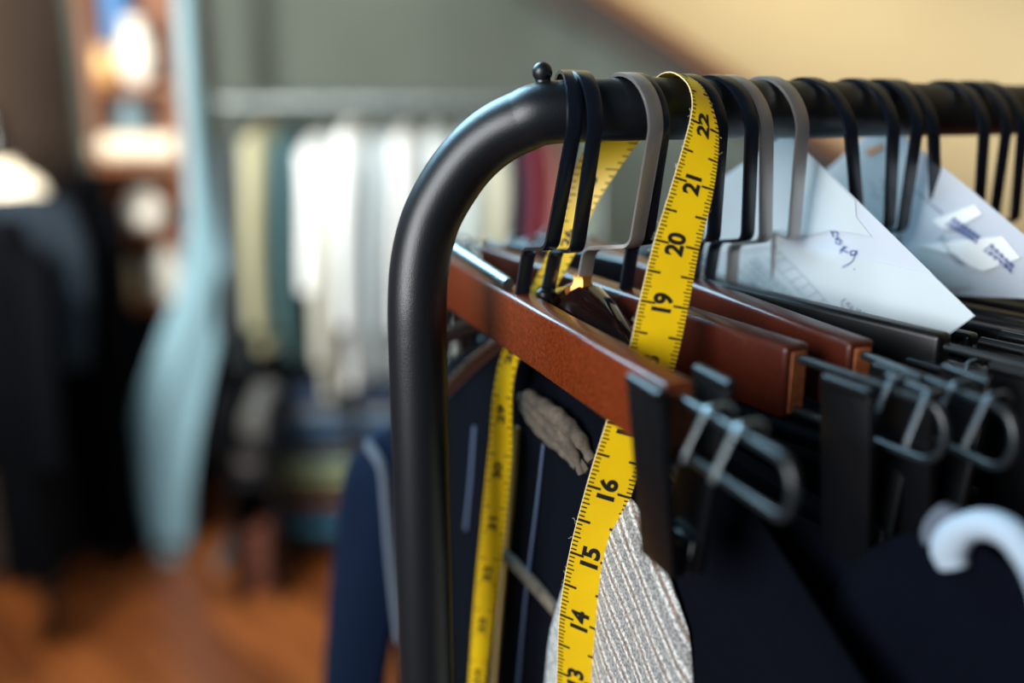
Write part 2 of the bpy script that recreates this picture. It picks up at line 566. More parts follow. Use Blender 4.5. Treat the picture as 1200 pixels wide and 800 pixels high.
def auto_hook(fx, b, dx=0.0):
    F = on(b[0], b[1], 1, -0.011)
    return F


def back_hanger(label, hook_m, fx, b, jdx, near, d=(0.16, -1, 0), group=None, top=0.0):
    """hanger further along the bar; its stem is hidden by the sheets"""
    B = on(b[0], b[1], 1, -0.011)
    J = V((B.x + jdx, ST, B.z - 0.001))
    S = J + V((jdx * 0.2, 0, -0.03))
    F = on(fx, 134, 1, -HR)
    k = (B.x - F.x) / (B.z - F.z)
    ztop = zbar(F.x) + TR + HT / 2 + 0.0002
    zc = ztop - HR
    P = []
    for i in range(22):
        a = math.radians(2 + i * 178 / 21)
        z = zc + HR * math.sin(a)
        P.append(V((F.x + (z - F.z) * k * 0.8, HR * math.cos(a), z)))
    lower = fillet([P[-1], P[-1] + (B - P[-1]) * 0.15, B, J, S], 0.0045, 6)
    d = V(d).normalized()
    x = d.cross(UP).normalized()
    if x.x < 0: x = -x
    root = thing('clip_hanger', label, 'hanger', S, group)
    MB().strip(P[:-1] + lower, V((1, -0.12, 0)), HW, HT).build('hook', hook_m, root)
    h, t = 0.021, 0.008
    zt = S.z + 0.001 + top
    c0 = V((S.x, S.y, zt - h / 2))
    MB().rbox(c0 + d * (near - 0.11) / 2, d, x, UP, (near + 0.11) / 2, t / 2, h / 2, 0.002, 3).build('beam', M['plastic'], root)
    for s, e in ((1, near), (-1, 0.11)):
        end = c0 + d * s * e
        up_, lo_ = end + UP * 0.005, end - UP * 0.006
        rl = 0.05 if s > 0 else 0.035
        P = [up_ - d * s * 0.01, up_ + d * s * (rl - 0.005)]
        for q in range(1, 8):
            a = PI / 2 - PI * q / 8
            P.append((up_ + lo_) / 2 + d * s * (rl - 0.005 + 0.005 * math.cos(a)) + UP * 0.0055 * math.sin(a))
        P += [lo_ + d * s * (rl - 0.005), lo_ - d * s * 0.01]
        MB().tube(P, 0.0015, 8).build('rod', M['rod'], root)
        clip(root, up_ + d * s * 0.016, d * s, x, jaw_top=0.008, jaw_bot=0.003, h=0.055, strap_m='dullsteel')
    return root, S, d


backs = [
    ('black hanger with a silver hook, the right one of the silver pair', M['steel'], 940, (930, 279), 0.012, 0.10),
    ('black hook and hanger whose straight stem drops behind the top of the left paper sheet', M['hook'], 994, (1007, 275), 0.004, 0.10),
    ('black hanger with a vertical hook between the two paper sheets', M['hook'], 1046, (1042, 269), 0.002, 0.11),
    ('black hanger whose hook slants down to the left in front of the right paper sheet', M['hook'], 1075, (1057, 272), 0.0, 0.11),
    ('black hanger whose hook passes behind the top edge of the right paper sheet', M['hook'], 1092, (1097, 268), 0.004, 0.11),
    ('black hanger right of the right paper sheet, first hook against the cream wall', M['hook'], 1153, (1146, 264), 0.0, 0.11),
    ('black hanger right of the right paper sheet, second hook against the cream wall', M['hook'], 1180, (1164, 262), 0.0, 0.11),
    ('black hanger on the bar at the right picture edge, last hook in view', M['hook'], 1198, (1189, 260), 0.002, 0.11),
]
BACK = []
for i, (lb, hm, fx, b, jdx, near) in enumerate(backs):
    BACK.append(back_hanger(lb, hm, fx, b, jdx, near, d=(0.16 + 0.01 * i, -1, 0), top=-0.002 * (i % 3)))

# ------------------------------------------------------------------ tailor's tape
STN = [  # inches, left edge (x, y, depth), right edge
    (11.0, (647, 930, .462), (692, 950, .468)),
    (12.0, (650, 850, .452), (695, 872, .458)),
    (13.0, (653, 786, .441), (699, 805, .447)),
    (14.0, (656, 719, .430), (706, 740, .436)),
    (15.0, (668, 646, .418), (719, 664, .423)),
    (16.0, (688, 568, .3985), (739, 583, .403)),
    (17.0, (711, 494, .387), (764, 508, .391)),
    (18.0, (734, 424, .380), (789, 436, .384)),
    (19.0, (750, 352, .384), (806, 362, .388)),
    (20.0, (767.5, 281, .388), (819, 293, .392)),
    (21.0, (790, 208, .393), (836, 223, .397)),
    (22.0, (809, 140, .398), (842, 157, .402)),
    (22.35, (811, 115, .401), (834, 124, .406)),
    (22.7, (804, 96, .406), (822, 101, .412)),
    (23.05, (786, 84.5, .414), (808, 90, .423)),
    (23.4, (768, 92, .425), (797, 97, .433)),
    (23.9, (748, 125, .437), (778, 132, .441)),
    (24.7, (685, 177, .452), (738, 180, .449)),
    (25.7, (664, 240, .462), (697, 243, .456)),
    (26.5, (645, 290, .467), (676, 293, .460)),
    (28.4, (586, 420, .474), (607, 425, .466)),
    (30.0, (572, 530, .488), (600, 535, .479)),
    (31.3, (564, 610, .500), (593, 614, .491)),
    (32.8, (556, 700, .516), (582, 704, .507)),
    (34.6, (549, 810, .536), (568, 813, .527)),
    (36.5, (544, 930, .560), (560, 933, .552)),
]
STW = [(u, at(*l), at(*r)) for u, l, r in STN]


def rib(u, v, lift=0.0):
    """point of the tape at u inches, v across 0..1"""
    i = 0
    while i < len(STW) - 2 and STW[i + 1][0] < u: i += 1
    a, b = STW[max(i - 1, 0)], STW[i]
    c, d = STW[i + 1], STW[min(i + 2, len(STW) - 1)]
    def side(k):
        h = c[0] - b[0]
        t = (u - b[0]) / h
        m1 = (c[k] - a[k]) / (c[0] - a[0]) * h
        m2 = (d[k] - b[k]) / (d[0] - b[0]) * h
        return b[k] * (2 * t ** 3 - 3 * t * t + 1) + m1 * (t ** 3 - 2 * t * t + t) + c[k] * (-2 * t ** 3 + 3 * t * t) + m2 * (t ** 3 - t * t)
    L, R = side(1), side(2)
    return L + (R - L) * v


def ribn(u, v):
    e = 0.05
    uu = min(max(u, STN[0][0] + e), STN[-1][0] - e)
    n = (rib(uu + e, v) - rib(uu - e, v)).cross(rib(uu, 1) - rib(uu, 0)).normalized()
    return -n       # printed face, towards the camera on the front drop


test_n = ribn(18, .5)
SGN = 1 if test_n.dot(CAM - rib(18, .5)) > 0 else -1
tape = thing('tape_measure', "yellow tailor's tape measure with black inch marks, looped over the black bar", 'tape measure', rib(23.05, .5))
mb = MB()
U0, U1 = STN[0][0], STN[-1][0]
NS = 260
front, back = [], []
for i in range(NS + 1):
    u = U0 + (U1 - U0) * i / NS
    n = ribn(u, .5) * SGN
    front.append([rib(u, j / 6) + n * 0.00025 for j in range(7)])
    back.append([rib(u, j / 6) - n * 0.00025 for j in range(7)])
rows = [f + list(reversed(b)) for f, b in zip(front, back)]
vs = mb.quad_strip_grid(rows, close_v=True)
mb.cap(list(reversed(vs[0]))); mb.cap(vs[-1])
mb.build('tape_band', M['tape'], tape)


def tape_mark(mb, u, v0, v1, half, side=1):
    off = 0.00034 * side
    rows = []
    for du in (-half, half):
        rows.append([rib(u + du, v0 + (v1 - v0) * j / 2) + ribn(u + du, .5) * SGN * off for j in range(3)])
    mb.quad_strip_grid(rows)


def tape_text(mb, txt, u, v, size, side=1):
    """numerals along the tape; size is the numeral height as a share of the width"""
    cu = bpy.data.curves.new('numeral', 'FONT')
    cu.body = txt
    cu.size = 1.0
    cu.offset = 0.04
    cu.align_x = 'CENTER'
    cu.align_y = 'CENTER'
    cu.resolution_u = 4
    o = bpy.data.objects.new('numeral', cu)
    COL.objects.link(o)
    dg = bpy.context.evaluated_depsgraph_get()
    me = bpy.data.meshes.new_from_object(o.evaluated_get(dg))
    bpy.data.objects.remove(o)
    mp = []
    for q in me.vertices:
        # reading direction runs up the tape, tops of the numerals towards the left edge
        uu = u + side * q.co.x * size * 0.76 * 0.98
        vv = v - q.co.y * size * 1.08
        mp.append(mb.bm.verts.new(rib(uu, vv) + ribn(uu, .5) * SGN * 0.00036 * side))
    for p in me.polygons:
        try:
            mb.bm.faces.new([mp[k] for k in p.vertices])
        except ValueError:
            pass
    bpy.data.meshes.remove(me)


pm = MB()
k = int(U0 * 16) + 1
while k / 16 < 23.3:
    u = k / 16
    if u > 11.1:
        ln = 0.31 if k % 16 == 0 else 0.28 if k % 8 == 0 else 0.16 if k % 4 == 0 else 0.125
        hw_ = 0.018 if k % 8 == 0 else 0.0105
        tape_mark(pm, u, 0.0, ln, hw_)
        tape_mark(pm, u, 1 - ln, 1.0, hw_)
    k += 1
for n in range(12, 24):
    tape_text(pm, str(n), n, 0.475, 0.49)
# the other face, seen on the back drop
k = int(23.6 * 16)
while k / 16 < 36.2:
    u = k / 16
    if k % 2 == 0:
        ln = 0.3 if k % 16 == 0 else 0.22 if k % 8 == 0 else 0.12
        tape_mark(pm, u, 0.0, ln, 0.012, -1)
        tape_mark(pm, u, 1 - ln, 1.0, 0.012, -1)
    k += 1
for n in range(25, 36):
    tape_text(pm, str(n), n + 0.3, 0.5, 0.42, -1)
o = pm.build('printed_markings', M['ink'], tape, smooth=False)
# frayed threads along the edges
fz = MB()
rnd = random.Random(3)
for q in range(46):
    u = rnd.choice([rnd.uniform(20, 23.6), rnd.uniform(13, 16.8), rnd.uniform(18, 23.5)])
    e = 0.0 if rnd.random() < 0.8 else 1.0
    p = rib(u, e)
    out = (rib(u, e) - rib(u, 0.5)).normalized()
    tdir = (rib(u + .05, e) - rib(u - .05, e)).normalized()
    nn = ribn(u, .5) * SGN
    L = rnd.uniform(0.0006, 0.0022)
    a, b, c = rnd.uniform(-.9, .9), rnd.uniform(-.7, .7), rnd.uniform(-.8, .8)
    fz.tube([p, p + out * L * .5 + tdir * L * a * .5, p + out * L * (.7 + .3 * b) + tdir * L * a + nn * L * c, p + out * L * .9 + tdir * L * (a + .5 * b) + nn * L * c], 0.00005, 4)
# selvedge stitching: a thin pale bead on the left edge
fz.tube([rib(u0 / 20, -0.004) for u0 in range(12 * 20, 24 * 20)], 0.00015, 5)
fz.build('frayed_edge', M['thread'], tape)

# ------------------------------------------------------------------ paper sheets between the hangers
def sheet(name, px, X, m, parent, th=0.00022, dxdy=0.0):
    mb = MB()
    pa = []
    for (x, y) in px:
        p = on(x, y, 0, X)
        pa.append(p)
    a = [mb.bm.verts.new(p) for p in pa]
    f = mb.bm.faces.new(a)
    r = bmesh.ops.extrude_face_region(mb.bm, geom=[f])
    for g in r['geom']:
        if isinstance(g, bmesh.types.BMVert): g.co.x += th
    return mb.build(name, m, parent, smooth=False)


def pen(mb, strokes, X, w):
    for st in strokes:
        P = [on(x, y, 0, X) for x, y in (spline(st, 4) if len(st) > 2 else st)]
        rows = []
        for i, p in enumerate(P):
            t = (P[min(i + 1, len(P) - 1)] - P[max(i - 1, 0)])
            n = V((0, -t.z, t.y)).normalized() * w / 2
            rows.append([p - n, p + n])
        mb.quad_strip_grid(rows)


XA = 0.103
pa = thing('paper_sheet', 'white paper sheet with handwriting and a printed table, its corner pointing right', 'paper', on(980, 300, 0, XA))
sheet('sheet', [(812, 232), (923, 155), (1143, 370), (1112, 393), (850, 352)], XA, M['paper2'], pa)
sheet('folded_flap', [(824, 226), (923, 156.5), (1002, 235), (1003, 254), (1021, 277), (1000, 273), (973, 270), (938, 277), (900, 290), (826, 300)], XA - 0.0006, M['paper'], pa)
sheet('folded_flap', [(826, 305), (900, 293), (940, 291), (980, 296), (1030, 307), (1092, 321.5), (1142, 369.5), (1112, 391), (852, 350)], XA - 0.0006, M['paper'], pa)
XP = XA - 0.0010
g = MB()
pen(g, [[(912, 294), (944, 326), (973, 359)], [(896, 300), (926, 330), (950, 357)], [(901, 296), (915, 296)], [(908, 307), (921, 303)], [(917, 319), (931, 313)],
        [(926, 330), (941, 323)], [(934, 340), (949, 332)], [(943, 350), (958, 342)], [(950, 357), (966, 351)],
        [(884, 302), (938, 356)], [(876, 306), (924, 352)]], XP, 0.00022)
for rx, ry in ((880, 305), (872, 310), (866, 316)):
    for kk in range(7):
        pen(g, [[(rx + kk * 7, ry + kk * 6.6), (rx + kk * 7 + 4.5, ry + kk * 6.6 + 4.2)]], XP, 0.0005)
# printed "(SUM"
pen(g, [[(991, 350), (986, 354), (988, 361)]], XP, 0.0004)
pen(g, [[(997, 356), (993, 355), (993, 358), (997, 361), (996, 364), (992, 363)], [(999, 358), (998, 364), (1000, 367), (1003, 367), (1005, 361)],
        [(1005, 369), (1008, 363), (1009, 369), (1013, 366), (1012, 372)]], XP, 0.0004)
g.build('printed_table', M['greyink'], pa, smooth=False)
g = MB()
pen(g, [[(973, 270), (977, 278), (975, 272), (981, 272), (980, 280)], [(979, 280), (984, 281), (984, 286), (979, 284), (981, 279), (986, 283)],
        [(989, 288), (984, 297)], [(984, 293), (992, 289)], [(987, 293), (994, 296)],
        [(1003, 294), (997, 294), (997, 299), (1003, 297), (1003, 294), (1000, 304), (995, 309), (987, 313)], [(1000.5, 315), (1001.5, 316)]], XP, 0.00045)
g.build('handwriting', M['blueink'], pa, smooth=False)

XB = 0.176
pb = thing('paper_sheet', 'grey-violet paper sheet with two white labels and blue scribbles, at right under the bar', 'paper', on(1120, 280, 0, XB))
sheet('sheet', [(955, 212), (1035, 140), (1079, 175), (1140, 224), (1200, 275), (1262, 330), (1245, 352), (1120, 346), (1000, 332)], XB, M['paper2'], pb)
sheet('folded_flap', [(963, 208), (1003, 170), (1040, 158), (1064, 172), (1056, 226), (1060, 250), (1048, 290), (1000, 262)], XB - 0.0006, M['paper'], pb)
sheet('folded_flap', [(1064, 290), (1085, 285), (1105, 300), (1133, 330), (1135, 336), (1105, 338), (1080, 318)], XB - 0.0006, M['paper'], pb)
sheet('white_label', [(1092, 258), (1142, 240), (1151, 251), (1118, 268), (1104, 268)], XB - 0.0010, M['paper3'], pb)
sheet('white_label', [(1078, 288), (1120, 282), (1175, 277), (1196, 302), (1152, 318), (1138, 312), (1120, 300)], XB - 0.0010, M['paper3'], pb)
sheet('postage_print', [(1013, 176), (1034, 168), (1036, 173), (1018, 183)], XB - 0.0010, mat('orange_print', (206, 150, 112), 0.8), pb)
XQ = XB - 0.0015
g = MB()
rn = random.Random(5)
for (x0, y0, x1, y1, amp, nn) in ((1113, 259, 1146, 281, 8, 15), (1157, 289, 1186, 315, 7, 11)):
    st = []
    for i in range(nn):
        t = i / (nn - 1)
        st.append((x0 + (x1 - x0) * t + (amp if i % 2 else -amp) * 0.62 * (1 - 0.3 * t), y0 + (y1 - y0) * t - (amp if i % 2 else -amp) * 0.7 * (1 - 0.3 * t)))
    pen(g, [st], XQ, 0.0005)
    pen(g, [[(x0 - 4, y0 + 4), (x0 + (x1 - x0) * .5, y0 + (y1 - y0) * .5 + 3), (x1 - 1, y1 + 4)], [(x0 + 3, y0 - 3), (x0 + (x1 - x0) * .6, y0 + (y1 - y0) * .5 - 2), (x1 + 2, y1 - 3)]], XQ, 0.0005)
g.build('scribble', M['blueink'], pb, smooth=False)
g = MB()
pen(g, [[(1098, 282), (1106, 276), (1104, 284), (1112, 281)], [(1105, 287), (1112, 292), (1110, 296), (1116, 297)], [(1118, 296), (1114, 302), (1122, 300), (1119, 307), (1127, 305), (1124, 309), (1131, 309)],
        [(1031, 208), (1037, 216), (1033, 222), (1040, 220)], [(1018, 212), (1026, 221), (1022, 228), (1034, 232)]], XQ, 0.0004)
g.build('handwriting', M['greyink'], pb, smooth=False)
g = MB()
for i in range(9):
    x, y = 1072 + i * 3.6, 222 + i * 3.1
    pen(g, [[(x, y), (x + 3, y + 4)]], XQ, 0.0004)
g.build('printed_line', M['darkink'], pb, smooth=False)

# ------------------------------------------------------------------ garments on the rack
def cloth_body(name, m, parent, S, d, ridge, hem, thick, ns=40, nz=26, folds=5, seed=0, fold_amp=0.35, xoff=0.0, flare=1.0):
    """hanging cloth: ridge = [(along d, z)], closed shell to hem z (number or list like ridge); thick = half thickness"""
    d = V(d).normalized()
    x = d.cross(UP).normalized()
    if x.x < 0: x = -x
    rd = spline(ridge, 10)
    hm = hem if isinstance(hem, (int, float)) else spline(hem, 10)
    n = len(rd)
    ph = seed * 1.7
    rows = []
    for i, (y, z) in enumerate(rd):
        e = i / (n - 1)
        edge = min(1, min(e, 1 - e) * 9 + 0.12) ** 0.6
        if isinstance(hm, (int, float)): yh, zh = y * flare, hm
        else: yh, zh = hm[i]
        A, Bk = [], []
        for j in range(nz + 1):
            t = j / nz
            zz = z + (zh - z) * t
            yy = y + (yh - y) * t
            th = thick * edge * min(1, 0.25 + (t * abs(z - zh) / 0.02)) if t > 0 else thick * 0.1 * edge
            w = math.sin(y * 2 * PI * folds / 0.3 + ph + 0.6 * math.sin(zz * 9 + ph)) * fold_amp * thick * min(1, t * 3)
            w2 = math.sin(y * 2 * PI * folds * 0.63 / 0.3 + ph * 2.1 + zz * 5) * fold_amp * 0.6 * thick * min(1, t * 3)
            base = V((S.x + xoff, S.y, 0)) + d * yy + UP * zz
            A.append(base + x * (th + w + w2))
            Bk.append(base + x * (-th + w + w2))
        rows.append(A + list(reversed(Bk)))
    mb = MB()
    vs = mb.quad_strip_grid(rows, close_v=True)
    mb.cap(list(reversed(vs[0]))); mb.cap(vs[-1])
    return mb.build(name, m, parent, angle=70)


def surf_line(name, m, parent, pxs, X, r, taper=None):
    P = [on(x, y, 0, X) for x, y in pxs]
    P = [V(p) for p in spline([tuple(p) for p in P], 6)]
    mb = MB()
    mb.strip(P, V((0, 1, 0)) if abs((P[-1] - P[0]).normalized().y) < 0.7 else V((0, 0, 1)), r * 2, r)
    return mb.build(name, m, parent)


ZC = CAM.z
# navy denim jacket on the black coat hanger
JX = -0.004
J0 = V((JX, 0.012, ZC - 0.13))
jk = thing('denim_jacket', 'navy denim jacket with gold seam behind the black post and the striped cloth', 'jacket', V((JX, 0.012, ZC - 1.0)))
ddir = V((-0.02, -1, 0))
cloth_body('body', M['denim'], jk, J0, ddir, [(-0.245, ZC - 0.25), (-0.2, ZC - 0.207), (-0.1, ZC - 0.150), (-0.055, ZC - 0.134), (-0.02, ZC - 0.142), (0.02, ZC - 0.142), (0.055, ZC - 0.134), (0.1, ZC - 0.150), (0.19, ZC - 0.207), (0.23, ZC - 0.245)], ZC - 0.86, 0.011, folds=3, seed=2, flare=1.05)
for s in (-1, 1):
    y0 = 0.012 - s * 0.225
    P = [V((JX, y0, ZC - 0.245)), V((JX - 0.004, y0 - s * 0.035, ZC - 0.33)), V((JX - 0.006, y0 - s * 0.095, ZC - 0.5)), V((JX - 0.004, y0 - s * 0.14, ZC - 0.68)), V((JX, y0 - s * 0.16, ZC - 0.8))]
    P = spline([tuple(p) for p in P], 6)
    rows = []
    for i, p in enumerate(P):
        t = i / (len(P) - 1)
        cap_ = min(1, 0.35 + (t * 5) ** 0.7)
        ry, rx = (0.062 - 0.014 * t) * cap_, 0.016 * cap_
        rows.append([V(p) + V((rx * math.cos(a) * (1 + .1 * math.sin(3 * a + 7 * t)), ry * math.sin(a) * math.cos(.2), ry * math.sin(a) * math.sin(.2) * s)) for a in [2 * PI * q / 20 for q in range(20)]])
    mb = MB()
    vs = mb.quad_strip_grid(rows, close_v=True)
    mb.cap(list(reversed(vs[0]))); mb.cap(vs[-1])
    mb.build('sleeve', M['sleevedenim'], jk)
# pale trim along the shoulder and turned-back collar of the jacket
P = [on(x, y, 0, -0.006) for x, y in ((512, 478), (524, 460), (540, 444), (560, 434), (580, 427), (600, 424))]
MB().tube([V(p) for p in spline([tuple(p) for p in P], 6)], 0.0028, 10).build('shoulder_trim', M['pinklining'], jk)
# collar folds
mb = MB()
for fold_, xx, rr in (
        (((610, 464), (626, 480), (646, 500), (668, 522), (690, 552)), -0.0150, 0.0036),
        (((618, 462), (640, 478), (660, 494), (680, 514), (694, 540)), -0.0165, 0.0042),
        (((628, 470), (648, 488), (660, 508), (672, 528), (682, 556)), -0.0172, 0.0030),
        (((612, 474), (624, 492), (640, 510), (660, 528), (676, 548)), -0.0150, 0.0030)):
    P = [V(p) for p in spline([tuple(on(x, y, 0, xx)) for x, y in fold_], 5)]
    mb.tube(P, [rr * (0.35 + 0.65 * math.sin(PI * min(1, 0.15 + 0.8 * q / (len(P) - 1))) + 0.12 * math.sin(q * 1.7)) for q in range(len(P))], 12)
mb.build('collar', M['taupe'], jk)
surf_line('zip_seam', M['goldthread'], jk, [(606, 500), (601, 570), (593, 650), (585, 730), (578, 815)], -0.0155, 0.0016)
surf_line('piping', M['greythread'], jk, [(637, 520), (628, 600), (617, 690), (606, 815)], -0.0155, 0.0008)
surf_line('piping', M['greythread'], jk, [(556, 500), (552, 560), (546, 620)], -0.0150, 0.0012)
surf_line('welt_lit_edge', M['taupe'], jk, [(584, 642), (604, 662), (628, 688), (652, 716)], -0.0165, 0.0032)  # pocket welt; its lit edge is put into the paler taupe
surf_line('shoulder_seam', M['paleseam'], jk, [(430, 520), (447, 548), (452, 590), (456, 640), (462, 700), (468, 752)], -0.022, 0.0035)

# grey striped cloth hanging by the tape
sk = thing('striped_skirt', 'grey striped woven garment hanging in soft folds behind the lower end of the yellow tape', 'skirt', V((-0.02, -0.04, ZC - 0.6)))
cloth_body('skirt_cloth', M['stripe'], sk, V((-0.0195, 0, 0)), V((0, -1, 0)),
           [(-0.012, ZC - 0.262), (-0.002, ZC - 0.236), (0.010, ZC - 0.212), (0.026, ZC - 0.186), (0.042, ZC - 0.172), (0.058, ZC - 0.178), (0.075, ZC - 0.196), (0.086, ZC - 0.21)],
           [(-0.05, ZC - 0.62), (-0.04, ZC - 0.62), (-0.02, ZC - 0.62), (0.005, ZC - 0.62), (0.04, ZC - 0.62), (0.09, ZC - 0.62), (0.14, ZC - 0.62), (0.17, ZC - 0.62)], 0.0035, folds=11, seed=1, fold_amp=0.4)
# trousers on the clip hangers
def trousers(label, S, d, near, fr, m, mname, zt=-0.068, length=0.85, thick=0.0058, seed=0, off=0.0):
    t = thing('trousers', label, 'trousers', V((S.x, S.y, S.z + zt - length)))
    cloth_body('trouser_legs', m, t, S, d, [(-fr, S.z + zt), (-fr * .5, S.z + zt - .002), (0, S.z + zt - .001), (near * .5, S.z + zt - .002), (near, S.z + zt)], S.z + zt - length, thick, folds=2 + seed % 3, seed=seed, fold_amp=0.3, xoff=off)
    dd = V(d).normalized()
    x = dd.cross(UP).normalized()
    if x.x < 0: x = -x
    mb = MB()
    c = V((S.x + off, S.y, S.z + zt - 0.016)) + dd * (near - fr) / 2
    mb.rbox(c, dd, x, UP, (near + fr) / 2 + 0.001, thick * 0.95, 0.019, 0.003, 2)
    mb.build('waistband', m, t)
    return t


trousers('navy trousers under the lower dark wooden hanger, right of the striped garment', S4, d4, 0.155, 0.13, M['navy'], 'navy', seed=1)
tw = trousers('dark trousers under the farther wooden hanger', S5, d5, 0.17, 0.13, M['blackcloth'], 'black', seed=2, zt=-0.072)
trousers('black trousers on the black hanger below the left paper sheet', S6, d6, 0.175, 0.13, M['blackcloth'], 'black', seed=3)
for i, (r_, S_, d_) in enumerate(BACK):
    trousers(['black trousers on the right-hand one of the silver-hooked hangers', 'black trousers behind the left paper sheet', 'navy trousers between the two paper sheets', 'black trousers under the slanting hook',
              'black trousers under the right paper sheet', 'navy trousers right of the right paper sheet', 'black trousers under the second hook against the cream wall', 'black trousers at the right end of the visible row'][i],
             S_, d_, 0.13, 0.12, M['navy'] if i in (2, 5) else M['blackcloth'], 'x', seed=i + 4)
surf_line('crease', M['greythread'], tw, [(838, 728), (856, 762), (880, 812)], 0.0035, 0.0009)
# folded knit with a thick white rolled edge, nearest on the right
wk = thing('folded_trousers', 'navy trousers with a thick white rolled waistband, blurred in the lower right corner', 'trousers', on(1140, 800, 0, 0.018))
P = [on(x, y, 0, 0.012) for x, y in ((1118, 664), (1113, 642), (1126, 622), (1154, 614), (1182, 624), (1204, 648), (1222, 682), (1234, 726))]
P = [V(p) for p in spline([tuple(p) for p in P], 6)]
MB().tube(P, [0.0044 + 0.0012 * math.sin(PI * min(1, i / 14)) for i in range(len(P))], 16).build('rolled_waistband', M['whitecloth'], wk)
mb = MB()
for off in (0.0045, 0.0075):
    pp = [V(p) + V((0, 0.001 + off, 0.002)) for p in P[2:16]]
    mb.tube(pp, 0.0018, 8)
mb.build('ribbed_trim', M['paleseam'], wk)
S9 = on(1150, 640, 0, 0.018)
cloth_body('trouser_legs', M['navy'], wk, V((0.018, S9.y, 0)), V((0.05, -1, 0)), [(-0.05, S9.z - 0.03), (-0.025, S9.z - 0.006), (0, S9.z), (0.03, S9.z - 0.012), (0.06, S9.z - 0.05)], S9.z - 0.5, 0.006, folds=4, seed=9)
# ------------------------------------------------------------------ the room
FB = 3.55
M.update(
    wall=mat('grey_green_plaster', (84, 92, 86), 0.9, noise=((76, 84, 78), 3, (1, 1, 1))),
    wallbrown=mat('dark_brown_plaster', (74, 58, 46), 0.9, noise=((66, 52, 42), 3, (1, 1, 1))),
    slope=mat('cream_plaster', (200, 176, 132), 0.9, noise=((194, 169, 124), 2, (1, 1, 1))),
    beamwood=mat('dark_stained_beam', (44, 36, 30), 0.6, noise=((32, 26, 22), 20, (1, 1, 6))),
    floor=plank_mat('orange_brown_floorboards', (142, 80, 38), (106, 56, 26), 0.14),
    shelfwood=mat('brown_shelf_wood', (136, 82, 44), 0.5, noise=((104, 60, 32), 20, (1, 1, 4))),
    paleblue=mat('pale_blue_cloth', (122, 156, 168), 0.9),
    greyjacket=mat('slate_grey_wool', (30, 38, 46), 0.95, spec=0.1),
    cream=mat('cream_cloth', (236, 224, 200), 0.9),
    glassy=mat('pale_glazed_ceramic', (240, 236, 224), 0.15, coat=0.6),
    amber=mat('amber_glass', (214, 172, 110), 0.12, coat=0.8),
    bluebox=mat('blue_cardboard', (58, 116, 170), 0.6),
    greymetal=mat('grey_metal', (112, 120, 122), 0.45, 0.8),
)


def slab(name, pts, m, th, kind=True):
    """flat polygon with thickness th behind it"""
    mb = MB()
    a = [mb.bm.verts.new(V(p)) for p in pts]
    f = mb.bm.faces.new(a)
    f.normal_update()
    n = f.normal.copy()
    r = bmesh.ops.extrude_face_region(mb.bm, geom=[f])
    for g_ in r['geom']:
        if isinstance(g_, bmesh.types.BMVert): g_.co += n * th
    o = mb.build(name, m, None, smooth=False)
    return structure(o) if kind else o


slab('floor', [room(-2.4, -1.6, 0), room(4.2, -1.6, 0), room(4.2, FB + .1, 0), room(-1.58, FB + .1, 0)], M['floor'], -0.05)
slab('wall_back', [room(-1.58, FB, 0), room(3.0, FB, 0), room(3.0, FB, 2.7), room(-1.58, FB, 2.7)], M['wall'], -0.08)
slab('wall_left', [room(-2.35, -1.6, 0), room(-1.55, FB, 0), room(-1.55, FB, 2.7), room(-2.35, -1.6, 2.7)], M['wallbrown'], 0.08)
Lp = lambda x: far(x + 14, 0 + (x - 690) * 0.66, FB - 0.01)
l0, l1 = Lp(690), Lp(1000)
ld = (l1 - l0)
top = l0 + ld * ((2.7 - l0.z) / ld.z)
bot = l0 + ld * ((0.25 - l0.z) / ld.z)
od = (RGT * 0.62 - FWD * 0.78).normalized() * 5.2
slab('ceiling', [top, bot, bot + od, top + od], M['slope'], -0.06)
# rafter where the slope meets the gable wall
rd_ = ld.normalized()
perp = rd_.cross(FWD).normalized()
if perp.z > 0: perp = -perp
rm = MB()
rm.rbox((top + bot) / 2 + perp * 0.06 - FWD * 0.05, rd_, FWD, perp, (top - bot).length / 2, 0.05, 0.055, 0.006, 2)
structure(rm.build('trim_1', M['beamwood']))
rm = MB()
rm.rbox((top + bot) / 2 - perp * 0.012 - FWD * 0.075, rd_, FWD, perp, (top - bot).length / 2, 0.03, 0.014, 0.004, 2)
structure(rm.build('trim_lit_edge', M['shelfwood']))  # lit edge of the rafter, put in as a strip of paler wood
sk_ = MB().rbox(room(0.35, FB - 0.012, 0.06), RGT, FWD, UP, 1.86, 0.012, 0.06, 0.004, 2).build('baseboard_back', M['beamwood'])
structure(sk_)

# ------------------------------------------------------------------ far garment rail
FR = 3.12
rail = thing('clothes_rail', 'grey metal clothes rail along the far wall carrying the shirts', 'clothes rack', room(-0.5, FR, 0))
zr = far(400, 121, FR).z
xl, xr = far(236, 121, FR), far(700, 121, FR)
MB().tube([V((xl.x, xl.y, zr)), V((xr.x, xr.y, zr))], 0.022, 16).build('top_bar', M['greymetal'], rail)
for e in (xl, xr):
    MB().tube([V((e.x, e.y, 0)), V((e.x, e.y, zr + 0.02))], 0.018, 14).build('upright', M['greymetal'], rail)
    MB().rbox(V((e.x, e.y, 0.012)), FWD, RGT, UP, 0.24, 0.02, 0.012, 0.004, 2).build('foot', M['greymetal'], rail)

